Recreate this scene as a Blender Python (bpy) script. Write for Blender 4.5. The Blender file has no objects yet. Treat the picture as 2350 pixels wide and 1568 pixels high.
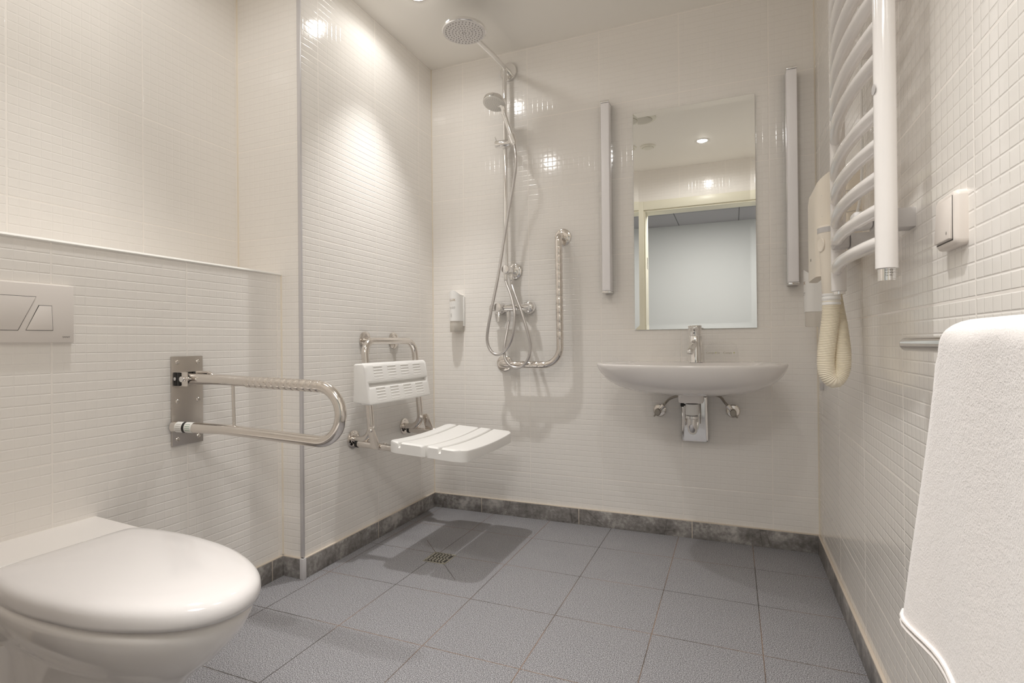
import bpy, bmesh, math, random
from mathutils import Vector, Matrix
from math import sin, cos, pi, radians, sqrt

random.seed(4)
SC = bpy.context.scene
COL = SC.collection
V = Vector

# ------------------------------------------------------------------ room dimensions (metres)
W = 1.799          # width along the washbasin wall
H = 2.33           # ceiling height
PIER = -0.9454     # end of the shower wall
XR = -0.317        # upper recess wall above the cistern box
XC = -0.0974       # face of the cistern box
YF = -2.20         # inner face of the door wall
YB = -2.34         # corridor face of the door wall
PW, PH = 0.3596, 0.35   # mosaic-effect wall tile
Z0 = 0.2229        # first horizontal tile joint
ZS = 0.077         # skirting height

# ------------------------------------------------------------------ mesh helpers
def finish(bm, angle=38):
    bmesh.ops.recalc_face_normals(bm, faces=bm.faces[:])
    for f in bm.faces: f.smooth = True
    lim = radians(angle)
    for e in bm.edges:
        if len(e.link_faces) == 2:
            e.smooth = e.calc_face_angle(0) < lim
        else:
            e.smooth = False

def obj(name, bm, mat, parent=None, angle=38, loc=None):
    """link bm (world coordinates) as one mesh object"""
    finish(bm, angle)
    off = V((0, 0, 0))
    if parent is not None:
        p = parent
        while p is not None:
            off += p.location; p = p.parent
    elif loc is not None:
        off = V(loc)
    bmesh.ops.translate(bm, verts=bm.verts[:], vec=-off)
    me = bpy.data.meshes.new(name)
    bm.to_mesh(me); bm.free()
    for m in (mat if isinstance(mat, (list, tuple)) else [mat]):
        me.materials.append(m)
    o = bpy.data.objects.new(name, me)
    COL.objects.link(o)
    if parent is not None: o.parent = parent
    elif loc is not None: o.location = off
    return o

def thing(name, label, cat, loc=(0, 0, 0), group=None):
    o = bpy.data.objects.new(name, None)
    o.empty_display_size = 0.05
    COL.objects.link(o)
    o.location = loc
    o['label'] = label; o['category'] = cat
    if group: o['group'] = group
    return o

def tag(o, label, cat, group=None):
    o['label'] = label; o['category'] = cat
    if group: o['group'] = group
    return o

def struct(name, bm, mat, angle=38):
    o = obj(name, bm, mat, angle=angle)
    o['kind'] = 'structure'
    return o

def plabel(o, t):
    o['label'] = t
    return o

def dup(o, loc, label=None):
    """copy a thing with its parts and sub-parts"""
    r = o.copy(); COL.objects.link(r); r.location = loc
    if label: r['label'] = label
    for ch in list(o.children):
        c = ch.copy(); COL.objects.link(c); c.parent = r
        for g in list(ch.children):
            d = g.copy(); COL.objects.link(d); d.parent = c
    return r

def B(): return bmesh.new()

def box(bm, lo, hi, bev=0.0, seg=2, mi=0):
    x0, y0, z0 = lo; x1, y1, z1 = hi
    t = bmesh.new()
    vs = [t.verts.new(p) for p in ((x0,y0,z0),(x1,y0,z0),(x1,y1,z0),(x0,y1,z0),(x0,y0,z1),(x1,y0,z1),(x1,y1,z1),(x0,y1,z1))]
    for q in ((0,3,2,1),(4,5,6,7),(0,1,5,4),(1,2,6,5),(2,3,7,6),(3,0,4,7)):
        t.faces.new([vs[i] for i in q])
    if bev > 0:
        bmesh.ops.bevel(t, geom=t.edges[:], offset=bev, segments=seg, profile=0.5, affect='EDGES')
    add(bm, t, mi=mi)

def add(bm, t, M=None, mi=None):
    """append bmesh t to bm"""
    if M is not None: bmesh.ops.transform(t, matrix=M, verts=t.verts[:])
    m = {}
    for v in t.verts: m[v] = bm.verts.new(v.co)
    for f in t.faces:
        try:
            n = bm.faces.new([m[v] for v in f.verts])
            n.material_index = f.material_index if mi is None else mi
        except ValueError:
            pass
    t.free()

def frame(d):
    d = V(d).normalized()
    a = V((0, 0, 1)) if abs(d.z) < 0.9 else V((1, 0, 0))
    u = d.cross(a).normalized(); w = d.cross(u).normalized()
    return u, w, d

def lathe(bm, prof, origin=(0, 0, 0), axis=(0, 0, 1), seg=32, capa=True, capb=True, sx=1.0, sy=1.0, ref=None):
    """prof: list of (radius, height along axis)"""
    u, w, d = frame(axis)
    if ref is not None:
        u = V(ref).normalized(); w = V(axis).normalized().cross(u)
    o = V(origin); rings = []
    for r, h in prof:
        rings.append([bm.verts.new(o + d*h + u*(r*sx*cos(2*pi*i/seg)) + w*(r*sy*sin(2*pi*i/seg))) for i in range(seg)])
    skin(bm, rings, capa, capb)

def skin(bm, rings, capa=True, capb=True, close=True):
    n = len(rings[0])
    for a, b in zip(rings[:-1], rings[1:]):
        for i in range(n if close else n-1):
            j = (i+1) % n
            bm.faces.new((a[i], a[j], b[j], b[i]))
    if capa: bm.faces.new(rings[0][::-1])
    if capb: bm.faces.new(rings[-1])

def loft(bm, rings, capa=True, capb=True):
    skin(bm, [[bm.verts.new(p) for p in r] for r in rings], capa, capb)

def fillet(pts, rad, n=8):
    """polyline with rounded corners"""
    pts = [V(p) for p in pts]; out = [pts[0]]
    if not isinstance(rad, (list, tuple)): rad = [rad]*len(pts)
    for i in range(1, len(pts)-1):
        p, a, b = pts[i], pts[i-1], pts[i+1]
        da, db = (a-p).normalized(), (b-p).normalized()
        ang = da.angle(db)
        t = rad[i]/math.tan(ang/2)
        t = min(t, 0.49*(a-p).length if i > 1 else 0.98*(a-p).length, 0.49*(b-p).length if i < len(pts)-2 else 0.98*(b-p).length)
        r = t*math.tan(ang/2)
        c = p + (da+db).normalized()*(r/sin(ang/2))
        s, e = p+da*t-c, p+db*t-c
        tot = s.angle(e); ax = s.cross(e).normalized()
        for k in range(n+1):
            out.append(c + Matrix.Rotation(tot*k/n, 3, ax) @ s)
    out.append(pts[-1])
    return out

def tube(bm, pts, r, seg=16, capa=True, capb=True, closed=False, sx=1.0):
    """sweep a circle along pts; r a number or a list"""
    pts = [V(p) for p in pts]
    q = [pts[0]]
    for p in pts[1:]:
        if (p-q[-1]).length > 1e-6: q.append(p)
    pts = q; n = len(pts)
    rs = r if isinstance(r, (list, tuple)) else [r]*n
    tg = []
    for i in range(n):
        a = pts[i-1] if i > 0 else (pts[-1] if closed else pts[0])
        b = pts[i+1] if i < n-1 else (pts[0] if closed else pts[-1])
        tg.append((b-a).normalized())
    u, w, _ = frame(tg[0]); rings = []
    for i in range(n):
        if i > 0:
            ax = tg[i-1].cross(tg[i])
            if ax.length > 1e-8:
                u = Matrix.Rotation(tg[i-1].angle(tg[i]), 3, ax.normalized()) @ u
        u = (u - tg[i]*u.dot(tg[i])).normalized(); w = tg[i].cross(u)
        rings.append([bm.verts.new(pts[i] + u*(rs[i]*cos(2*pi*k/seg)*sx) + w*(rs[i]*sin(2*pi*k/seg))) for k in range(seg)])
    if closed:
        skin(bm, rings+[rings[0]], False, False)
    else:
        skin(bm, rings, capa, capb)

def spline(pts, n=8):
    """Catmull-Rom through pts"""
    P = [V(p) for p in pts]
    P = [P[0]*2-P[1]] + P + [P[-1]*2-P[-2]]
    out = []
    for i in range(1, len(P)-2):
        for k in range(n):
            t = k/n
            out.append(0.5*((2*P[i]) + (P[i+1]-P[i-1])*t + (2*P[i-1]-5*P[i]+4*P[i+1]-P[i+2])*t*t + (3*P[i]-P[i-1]-3*P[i+1]+P[i+2])*t**3))
    out.append(P[-2])
    return out

def prism(bm, poly, ax, a, b, bev=0.0, seg=2, mi=0):
    """extrude a 2-D polygon along axis ax ('x','y','z') from a to b; poly in the other two axes in xyz order"""
    def P(p, t):
        if ax == 'x': return V((t, p[0], p[1]))
        if ax == 'y': return V((p[0], t, p[1]))
        return V((p[0], p[1], t))
    t = bmesh.new()
    A = [t.verts.new(P(p, a)) for p in poly]; Bv = [t.verts.new(P(p, b)) for p in poly]
    n = len(poly)
    t.faces.new(A[::-1]); t.faces.new(Bv)
    for i in range(n): t.faces.new((A[i], A[(i+1) % n], Bv[(i+1) % n], Bv[i]))
    bmesh.ops.recalc_face_normals(t, faces=t.faces[:])
    if bev > 0:
        bmesh.ops.bevel(t, geom=t.edges[:], offset=bev, segments=seg, profile=0.5, affect='EDGES')
    add(bm, t, mi=mi)

def rrect(x0, y0, x1, y1, r, n=5):
    pts = []
    for cx, cy, a in ((x1-r, y1-r, 0), (x0+r, y1-r, 90), (x0+r, y0+r, 180), (x1-r, y0+r, 270)):
        for k in range(n+1):
            t = radians(a+90*k/n); pts.append((cx+r*cos(t), cy+r*sin(t)))
    return pts

def lettering(bm, text, size, origin, right, up, ext=0.0004, align='LEFT', mi=0):
    """flat raised letters; right/up are the reading directions"""
    cu = bpy.data.curves.new('t', 'FONT'); cu.body = text; cu.size = size; cu.extrude = ext; cu.align_x = align
    cu.resolution_u = 3
    o = bpy.data.objects.new('t', cu); COL.objects.link(o)
    bpy.context.view_layer.update()
    me = bpy.data.meshes.new_from_object(o.evaluated_get(bpy.context.evaluated_depsgraph_get()))
    t = bmesh.new(); t.from_mesh(me)
    bpy.data.objects.remove(o); bpy.data.meshes.remove(me); bpy.data.curves.remove(cu)
    r = V(right).normalized(); u = V(up).normalized(); nrm = r.cross(u)
    M = Matrix(((r.x, u.x, nrm.x, origin[0]), (r.y, u.y, nrm.y, origin[1]), (r.z, u.z, nrm.z, origin[2]), (0, 0, 0, 1)))
    add(bm, t, M, mi=mi)

# ------------------------------------------------------------------ materials
def mat(name, col, rough=0.5, metal=0.0, coat=0.0, spec=0.5, trans=0.0, ior=1.45, emit=None, estr=0.0, alpha=1.0, sss=0.0, sheen=0.0):
    m = bpy.data.materials.new(name); m.use_nodes = True
    b = m.node_tree.nodes['Principled BSDF']
    b.inputs['Base Color'].default_value = (*col, 1)
    b.inputs['Roughness'].default_value = rough
    b.inputs['Metallic'].default_value = metal
    b.inputs['Coat Weight'].default_value = coat
    b.inputs['Specular IOR Level'].default_value = spec
    b.inputs['Transmission Weight'].default_value = trans
    b.inputs['IOR'].default_value = ior
    b.inputs['Alpha'].default_value = alpha
    b.inputs['Sheen Weight'].default_value = sheen
    if emit:
        b.inputs['Emission Color'].default_value = (*emit, 1)
        b.inputs['Emission Strength'].default_value = estr
    return m

class N:
    """tiny node builder"""
    def __init__(s, m):
        s.t = m.node_tree; s.b = s.t.nodes['Principled BSDF']
    def new(s, ty, **kw):
        n = s.t.nodes.new(ty)
        for k, v in kw.items(): setattr(n, k, v)
        return n
    def link(s, a, b): s.t.links.new(a, b)
    def math(s, op, a, b=None, c=None):
        n = s.new('ShaderNodeMath', operation=op)
        for i, x in enumerate((a, b, c)):
            if x is None: continue
            if isinstance(x, (int, float)): n.inputs[i].default_value = x
            else: s.link(x, n.inputs[i])
        return n.outputs[0]
    def sstep(s, x, a, b, lo=0.0, hi=1.0):
        n = s.new('ShaderNodeMapRange', interpolation_type='SMOOTHSTEP')
        s.link(x, n.inputs['Value'])
        n.inputs['From Min'].default_value = a; n.inputs['From Max'].default_value = b
        n.inputs['To Min'].default_value = lo; n.inputs['To Max'].default_value = hi
        return n.outputs['Result']
    def mix(s, f, a, b):
        n = s.new('ShaderNodeMix', data_type='RGBA')
        s.link(f, n.inputs[0])
        for i, x in ((6, a), (7, b)):
            if isinstance(x, tuple): n.inputs[i].default_value = (*x, 1)
            else: s.link(x, n.inputs[i])
        return n.outputs[2]
    def coords(s):
        tc = s.new('ShaderNodeTexCoord'); sp = s.new('ShaderNodeSeparateXYZ')
        s.link(tc.outputs['Object'], sp.inputs[0])
        return tc.outputs['Object'], sp.outputs
    def dist(s, x, x0, period):
        """distance to the nearest joint"""
        p = s.math('FRACT', s.math('DIVIDE', s.math('SUBTRACT', x, x0), period))
        return s.math('MULTIPLY', s.math('SUBTRACT', 0.5, s.math('ABSOLUTE', s.math('SUBTRACT', p, 0.5))), period)
    def noise(s, vec, scale, detail=2.0, rough=0.5):
        n = s.new('ShaderNodeTexNoise'); s.link(vec, n.inputs['Vector'])
        n.inputs['Scale'].default_value = scale; n.inputs['Detail'].default_value = detail; n.inputs['Roughness'].default_value = rough
        return n.outputs['Fac']
    def bump(s, h, dist, strength=1.0, normal=None):
        n = s.new('ShaderNodeBump'); n.inputs['Distance'].default_value = dist; n.inputs['Strength'].default_value = strength
        s.link(h, n.inputs['Height'])
        if normal is not None: s.link(normal, n.inputs['Normal'])
        return n.outputs[0]

TILE_COL = (0.872, 0.842, 0.805)
GROUT_COL = (0.905, 0.865, 0.82)
def tile_mat(name, axis, u0):
    m = mat(name, TILE_COL, rough=0.13, spec=0.55)
    n = N(m); vec, xyz = n.coords()
    u = xyz[{'x': 0, 'y': 1}[axis]]; v = xyz[2]
    du = n.dist(u, u0, PW/14); dv = n.dist(v, Z0, PH/14)
    hu = n.sstep(du, 0.0002, 0.0026); hv = n.sstep(dv, 0.0002, 0.0026)
    Du = n.dist(u, u0, PW); Dv = n.dist(v, Z0, PH)
    dome = n.math('MINIMUM', n.sstep(du, 0.0, 0.0125), n.sstep(dv, 0.0, 0.0122))
    h = n.math('MINIMUM', n.math('ADD', n.math('MULTIPLY', hu, 0.5), 0.5), hv)
    h = n.math('ADD', n.math('MULTIPLY', h, 0.92), n.math('MULTIPLY', dome, 0.08))
    J = n.math('MINIMUM', Du, Dv)
    # panel joints: wide grout, a little below the tile face
    g_ = n.sstep(J, 0.0018, 0.0034)
    h = n.math('ADD', n.math('MULTIPLY', h, g_), n.math('MULTIPLY', n.math('SUBTRACT', 1.0, g_), 0.02))
    grout = n.sstep(J, 0.0018, 0.0027, 1.0, 0.0)
    n.link(n.mix(grout, TILE_COL, GROUT_COL), n.b.inputs['Base Color'])
    n.link(n.sstep(J, 0.0018, 0.0027, 0.55, 0.10), n.b.inputs['Roughness'])
    # a faint undulation of the glaze
    wav = n.noise(vec, 55.0, 1.0)
    hh = n.math('ADD', h, n.math('MULTIPLY', wav, 0.18))
    n.link(n.bump(hh, 0.00054, 1.0), n.b.inputs['Normal'])
    return m

M = {}
M['t_back'] = tile_mat('mosaic_tile_back', 'x', 0.1892)
M['t_left'] = tile_mat('mosaic_tile_shower', 'y', -0.1286)
M['t_rec'] = tile_mat('mosaic_tile_recess', 'y', -1.3132)
M['t_cis'] = tile_mat('mosaic_tile_cistern', 'y', -1.3248)
M['t_pier'] = tile_mat('mosaic_tile_pier', 'x', 0.0)
M['t_right'] = tile_mat('mosaic_tile_right', 'y', -1.170)
M['plaster'] = mat('corridor_plaster', (0.74, 0.75, 0.74), 0.7)
M['ceil'] = mat('ceiling_paint', (0.92, 0.895, 0.85), 0.55)
M['frame'] = mat('door_frame_paint', (0.78, 0.75, 0.62), 0.35)
M['carpet'] = mat('corridor_carpet', (0.25, 0.24, 0.24), 0.9)
M['grout_trim'] = mat('sealant', (0.80, 0.73, 0.62), 0.5)
M['alu'] = mat('grey_edge_profile', (0.60, 0.58, 0.585), 0.4, 0.0)
M['whitetrim'] = mat('white_edge_profile', (0.86, 0.85, 0.82), 0.3)
M['chrome'] = mat('chrome', (0.86, 0.85, 0.84), 0.06, 1.0)
M['steel'] = mat('polished_steel', (0.78, 0.74, 0.70), 0.13, 1.0)
M['hose'] = mat('braided_metal_hose', (0.66, 0.64, 0.63), 0.28, 1.0)
M['braid'] = mat('dull_braid', (0.36, 0.33, 0.29), 0.38, 0.9)
M['ceramic'] = mat('glazed_ceramic', (0.83, 0.80, 0.78), 0.08, coat=0.4)
M['lid'] = mat('lid_plastic', (0.72, 0.695, 0.69), 0.12, coat=0.2)
M['plastic'] = mat('white_plastic', (0.86, 0.85, 0.83), 0.32)
M['switch'] = mat('switch_plastic', (0.80, 0.74, 0.69), 0.3)
M['cream'] = mat('cream_plastic', (0.84, 0.77, 0.67), 0.32)
M['creamhose'] = mat('cream_hose', (0.84, 0.77, 0.63), 0.4)
M['enamel'] = mat('white_enamel', (0.84, 0.81, 0.79), 0.12, coat=0.3)
M['greyplastic'] = mat('grey_plastic', (0.58, 0.56, 0.55), 0.4)
M['plate'] = mat('flush_plate_plastic', (0.80, 0.755, 0.72), 0.28)
M['dark'] = mat('dark_gap', (0.03, 0.028, 0.026), 0.5)
M['black'] = mat('black_rubber', (0.015, 0.014, 0.014), 0.35)
M['mirror'] = mat('mirror_silver', (0.90, 0.905, 0.89), 0.0, 1.0)
M['glassedge'] = mat('mirror_edge', (0.45, 0.52, 0.48), 0.2)
M['diffuser'] = mat('lamp_diffuser', (0.92, 0.90, 0.915), 0.3)
M['spray'] = mat('spray_face', (0.70, 0.68, 0.67), 0.3)
M['sprayw'] = mat('spray_face_white', (0.75, 0.73, 0.69), 0.35)
M['nozzle'] = mat('rubber_nozzle', (0.33, 0.31, 0.31), 0.5)
M['ink'] = mat('grey_print', (0.28, 0.26, 0.24), 0.5)
M['gold'] = mat('bronze_print', (0.34, 0.22, 0.10), 0.4)
M['olive'] = mat('olive_print', (0.40, 0.37, 0.28), 0.5)
M['green'] = mat('green_print', (0.50, 0.50, 0.16), 0.5)
M['redprint'] = mat('red_print', (0.55, 0.12, 0.10), 0.5)
M['greenprint'] = mat('green_sticker_print', (0.10, 0.28, 0.16), 0.5)
M['sticker'] = mat('sticker_paper', (0.80, 0.79, 0.76), 0.4)
M['vent'] = mat('vent_plastic', (0.80, 0.78, 0.70), 0.4)
M['ventdark'] = mat('vent_recess', (0.66, 0.64, 0.58), 0.6)
M['lens'] = mat('lit_lens', (1, 1, 1), 0.4, emit=(1.0, 0.95, 0.86), estr=28.0)
M['panel'] = mat('lit_panel', (1, 1, 1), 0.5, emit=(1.0, 0.97, 0.93), estr=1.5)
M['drainmetal'] = mat('drain_steel', (0.42, 0.40, 0.34), 0.35, 0.7)

# clear soap reservoir and pouch film
def clear_mat(name, col, a):
    m = bpy.data.materials.new(name); m.use_nodes = True
    t = m.node_tree; b = t.nodes['Principled BSDF']
    b.inputs['Base Color'].default_value = (*col, 1); b.inputs['Roughness'].default_value = 0.08
    tr = t.nodes.new('ShaderNodeBsdfTransparent'); mx = t.nodes.new('ShaderNodeMixShader')
    mx.inputs[0].default_value = a
    t.links.new(tr.outputs[0], mx.inputs[1]); t.links.new(b.outputs[0], mx.inputs[2])
    t.links.new(mx.outputs[0], t.nodes['Material Output'].inputs[0])
    return m
M['film'] = clear_mat('clear_film', (0.85, 0.84, 0.82), 0.10)
M['frost'] = clear_mat('frosted_plastic', (0.80, 0.755, 0.69), 0.72)

# brushed steel plate
m = mat('brushed_steel', (0.60, 0.56, 0.52), 0.3, 1.0); n = N(m); vec, xyz = n.coords()
mp = n.new('ShaderNodeMapping'); mp.inputs['Scale'].default_value = (60, 400, 6); n.link(vec, mp.inputs[0])
nz = n.noise(mp.outputs[0], 1.0, 3.0)
n.link(n.sstep(nz, 0.3, 0.7, 0.30, 0.36), n.b.inputs['Roughness'])
M['brushed'] = m

# floor: speckled porcelain with thin joints and the envelope cut round the drain
m = mat('speckled_floor_tile', (0.3, 0.29, 0.29), 0.42, spec=0.35); n = N(m); vec, xyz = n.coords()
FT, FR, FX, FY = 0.2997, 0.3018, 0.9485, -0.2586
g1 = n.noise(vec, 430.0, 0.0, 0.4); g2 = n.noise(vec, 900.0, 0.0, 0.5); g3 = n.noise(vec, 6.0, 2.0)
sp = n.math('ADD', n.math('MULTIPLY', g1, 0.5), n.math('MULTIPLY', g2, 0.5))
cr = n.new('ShaderNodeValToRGB'); n.link(sp, cr.inputs[0])
els = cr.color_ramp.elements
els[0].position = 0.37; els[0].color = (0.075, 0.073, 0.077, 1)
els[1].position = 0.62; els[1].color = (0.56, 0.555, 0.58, 1)
e = els.new(0.5); e.color = (0.205, 0.202, 0.211, 1)
jd = n.math('MINIMUM', n.dist(xyz[0], FX, FT), n.dist(xyz[1], FY, FR))
# diagonal cuts to the drain (inside the four tiles that meet there)
DX, DY = 0.377, -0.598
s1 = n.math('ABSOLUTE', n.math('ADD', n.math('SUBTRACT', xyz[0], DX), n.math('SUBTRACT', xyz[1], DY)))
s1 = n.math('MULTIPLY', s1, 0.7071)
ax_ = n.math('ABSOLUTE', n.math('SUBTRACT', xyz[0], DX)); ay_ = n.math('ABSOLUTE', n.math('SUBTRACT', xyz[1], DY))
inside = n.math('LESS_THAN', n.math('MAXIMUM', ax_, ay_), 0.155)
s1 = n.math('ADD', s1, n.math('MULTIPLY', n.math('SUBTRACT', 1.0, inside), 1.0))
jd2 = n.math('MINIMUM', jd, n.math('ADD', s1, 0.0003))
gm = n.sstep(jd2, 0.0009, 0.0017, 1.0, 0.0)
gcol = n.mix(n.sstep(n.noise(vec, 2.3, 2.0), 0.42, 0.62), (0.085, 0.075, 0.068), (0.25, 0.175, 0.13))
n.link(n.mix(gm, cr.outputs[0], gcol), n.b.inputs['Base Color'])
n.link(n.sstep(g3, 0.3, 0.7, 0.36, 0.5), n.b.inputs['Roughness'])
hh = n.math('ADD', n.sstep(jd2, 0.0006, 0.002), n.math('MULTIPLY', sp, 0.06))
n.link(n.bump(hh, 0.0008, 0.8), n.b.inputs['Normal'])
M['floor'] = m

# skirting: dark weathered stone-look tile, pale vertical joints
def skirt_mat(name, axis, u0):
    m = mat(name, (0.2, 0.18, 0.16), 0.4, spec=0.4); n = N(m); vec, xyz = n.coords()
    a = n.noise(vec, 9.0, 6.0, 0.62); b_ = n.noise(vec, 70.0, 4.0, 0.6)
    c = n.math('ADD', n.math('MULTIPLY', a, 0.65), n.math('MULTIPLY', b_, 0.35))
    cr = n.new('ShaderNodeValToRGB'); n.link(c, cr.inputs[0]); e = cr.color_ramp.elements
    e[0].position = 0.34; e[0].color = (0.13, 0.12, 0.113, 1); e[1].position = 0.64; e[1].color = (0.52, 0.50, 0.48, 1)
    k = e.new(0.5); k.color = (0.27, 0.255, 0.245, 1)
    # hair-thin cracks
    wv = n.new('ShaderNodeTexVoronoi', feature='DISTANCE_TO_EDGE'); wv.inputs['Scale'].default_value = 4.0
    n.link(vec, wv.inputs['Vector'])
    crack = n.sstep(n.math('ADD', wv.outputs['Distance'], n.math('MULTIPLY', a, 0.03)), 0.012, 0.024, 0.45, 0.0)
    col = n.mix(crack, cr.outputs[0], (0.06, 0.052, 0.047))
    d = n.dist(xyz[{'x': 0, 'y': 1}[axis]], u0, 0.512)
    col = n.mix(n.sstep(d, 0.0015, 0.0024, 1.0, 0.0), col, (0.62, 0.55, 0.47))
    top = n.sstep(xyz[2], ZS-0.0045, ZS-0.003)
    col = n.mix(top, col, (0.66, 0.58, 0.49))
    n.link(col, n.b.inputs['Base Color'])
    n.link(n.bump(c, 0.002, 0.5), n.b.inputs['Normal'])
    return m
M['s_back'] = skirt_mat('stone_skirting_back', 'x', 0.2817)
M['s_left'] = skirt_mat('stone_skirting_shower', 'y', -0.5017)
M['s_cis'] = skirt_mat('stone_skirting_cistern', 'y', -1.0053)
M['s_right'] = skirt_mat('stone_skirting_right', 'y', -0.19)

# towel: looped terry
m = mat('terry_towel', (0.80, 0.762, 0.745), 0.95, spec=0.1, sheen=0.3); n = N(m); vec, xyz = n.coords()
t1 = n.noise(vec, 420.0, 2.0, 0.6); t2 = n.noise(vec, 110.0, 3.0, 0.6)
n.link(n.bump(n.math('ADD', n.math('MULTIPLY', t1, 0.6), n.math('MULTIPLY', t2, 0.5)), 0.0013, 0.8), n.b.inputs['Normal'])
M['towel'] = m
M['hem'] = mat('towel_hem', (0.84, 0.80, 0.78), 0.9, spec=0.1)

# ------------------------------------------------------------------ THE SETTING
def wallbox(name, lo, hi, mx, my):
    """box whose X faces take mx and Y faces take my"""
    bm = B(); box(bm, lo, hi)
    bm.normal_update()
    for f in bm.faces:
        f.normal_update()
        f.material_index = 1 if abs(f.normal.y) > 0.5 else 0
    return struct(name, bm, [mx, my])

bm = B(); box(bm, (XR-0.12, YB, -0.05), (W+0.12, 0.12, 0.0)); struct('floor', bm, M['floor'])
# ceiling with openings left closed; the fittings sit in its face
bm = B(); box(bm, (XR-0.12, YB, H), (W+0.12, 0.12, H+0.06)); struct('ceiling', bm, M['ceil'])
wallbox('wall_back', (0.0, 0.0, 0.0), (W+0.12, 0.12, H), M['t_right'], M['t_back'])
wallbox('wall_left', (XR-0.12, PIER, 0.0), (0.0, 0.12, H), M['t_left'], M['t_pier'])
wallbox('wall_recess', (XR-0.12, YF, 0.0), (XR, PIER, H), M['t_rec'], M['t_pier'])
ZC = 1.133
wallbox('wall_cistern', (XR, YF, 0.0), (XC, PIER, ZC), M['t_cis'], M['t_pier'])
wallbox('wall_right', (W, YB, 0.0), (W+0.12, 0.0, H), M['t_right'], M['t_back'])
# door wall with its opening
DX0, DX1, DZ = 0.785, 1.715, 1.99
bm = B()
box(bm, (XR-0.12, YB, 0), (DX0, YF, H)); box(bm, (DX1, YB, 0), (W, YF, H)); box(bm, (DX0, YB, DZ), (DX1, YF, H))
for f in bm.faces:
    f.normal_update(); f.material_index = 1 if f.normal.y < -0.5 else 0
struct('wall_front', bm, [M['t_pier'], M['plaster']])
# door frame: casing and lining, with the hinge leaf
bm = B()
c0, c1 = 0.075, 0.018
box(bm, (DX0-c0, YF, 0), (DX0, YF+c1, DZ+c0), 0.003); box(bm, (DX1, YF, 0), (DX1+c0, YF+c1, DZ+c0), 0.003); box(bm, (DX0, YF, DZ), (DX1, YF+c1, DZ+c0), 0.003)
box(bm, (DX0, YB-0.012, 0), (DX0+0.012, YF+0.004, DZ)); box(bm, (DX1-0.012, YB-0.012, 0), (DX1, YF+0.004, DZ)); box(bm, (DX0+0.012, YB-0.012, DZ-0.012), (DX1-0.012, YF+0.004, DZ))
d1 = struct('door_1', bm, M['frame'])
bm = B(); box(bm, (DX0+0.012, -2.315, 1.50), (DX0+0.0135, -2.275, 1.60), 0.0005)
for zz in (1.515, 1.585): lathe(bm, [(0.004, 0), (0.003, 0.001)], (DX0+0.0135, -2.295, zz), (1, 0, 0), 10)
obj('hinge_leaf', bm, M['steel'], d1)
# corridor behind the photographer (seen in the mirror)
CY, CZ = -3.85, 2.18
bm = B(); box(bm, (-1.0, CY, -0.05), (3.2, YB, 0.0)); struct('floor_corridor', bm, M['carpet'])
bm = B(); box(bm, (-1.0, CY-0.1, 0), (3.2, CY, CZ+0.2)); struct('wall_corridor', bm, M['plaster'])
bm = B(); box(bm, (-1.1, CY-0.1, 0), (-1.0, YB, CZ+0.2)); struct('wall_corridor_left', bm, M['plaster'])
bm = B(); box(bm, (3.2, CY-0.1, 0), (3.3, YB, CZ+0.2)); struct('wall_corridor_right', bm, M['plaster'])
# suspended ceiling boards with open joints
mc = mat('corridor_ceiling_board', (0.55, 0.54, 0.56), 0.8)
n_ = N(mc); vec, xyz = n_.coords()
jj = n_.math('MINIMUM', n_.dist(xyz[0], 0.93, 0.62), n_.dist(xyz[1], -3.26, 0.62))
n_.link(n_.mix(n_.sstep(jj, 0.003, 0.006, 1.0, 0.0), (0.55, 0.54, 0.56), (0.2, 0.2, 0.2)), n_.b.inputs['Base Color'])
bm = B(); box(bm, (-1.0, CY, CZ), (3.2, YB, CZ+0.05)); struct('ceiling_corridor', bm, mc)
bm = B(); box(bm, (W+0.12, YB, 0), (3.2, YF, CZ+0.2)); box(bm, (-1.0, YB, 0), (XR-0.12, YF, CZ+0.2)); struct('wall_corridor_near', bm, M['plaster'])

# skirtings
T = 0.009
bm = B(); box(bm, (0, -T, 0), (W, 0, ZS), 0.0012); struct('baseboard_back', bm, M['s_back'])
bm = B(); box(bm, (0, PIER, 0), (T, -T, ZS), 0.0012); struct('baseboard_left', bm, M['s_left'])
bm = B(); box(bm, (XC+T, PIER-T, 0), (T, PIER, ZS), 0.0012); struct('baseboard_pier', bm, M['s_back'])
bm = B(); box(bm, (XC, YF, 0), (XC+T, PIER-T, ZS), 0.0012); struct('baseboard_cistern', bm, M['s_cis'])
bm = B(); box(bm, (W-T, YF, 0), (W, -T, ZS), 0.0012); struct('baseboard_right', bm, M['s_right'])
# edge profiles and sealant lines
bm = B(); box(bm, (-0.010, PIER-0.0035, ZS), (0.0035, PIER+0.006, H), 0.0012); box(bm, (-0.006, PIER-T-0.003, 0), (T+0.003, PIER+0.004, ZS), 0.0012)
struct('trim_1', bm, M['alu'])
bm = B(); prism(bm, [(XC-0.012, ZC-0.004), (XC+0.0035, ZC-0.006), (XC+0.0045, ZC-0.002), (XC-0.006, ZC+0.0045), (XC-0.012, ZC+0.0045)], 'y', YF, PIER, 0.001)
struct('trim_2', bm, M['whitetrim'])
for i, (x, y, sx, sy, z0, z1) in enumerate(((0, 0, 1, -1, ZS, H), (W, 0, -1, -1, ZS, H), (XC, PIER, 1, -1, ZS, ZC), (XR, PIER, 1, -1, ZC, H))):
    bm = B(); prism(bm, [(x, y), (x+sx*0.0045, y), (x, y+sy*0.0045)], 'z', z0, z1)
    struct('trim_%d' % (i+3), bm, M['grout_trim'])

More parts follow.
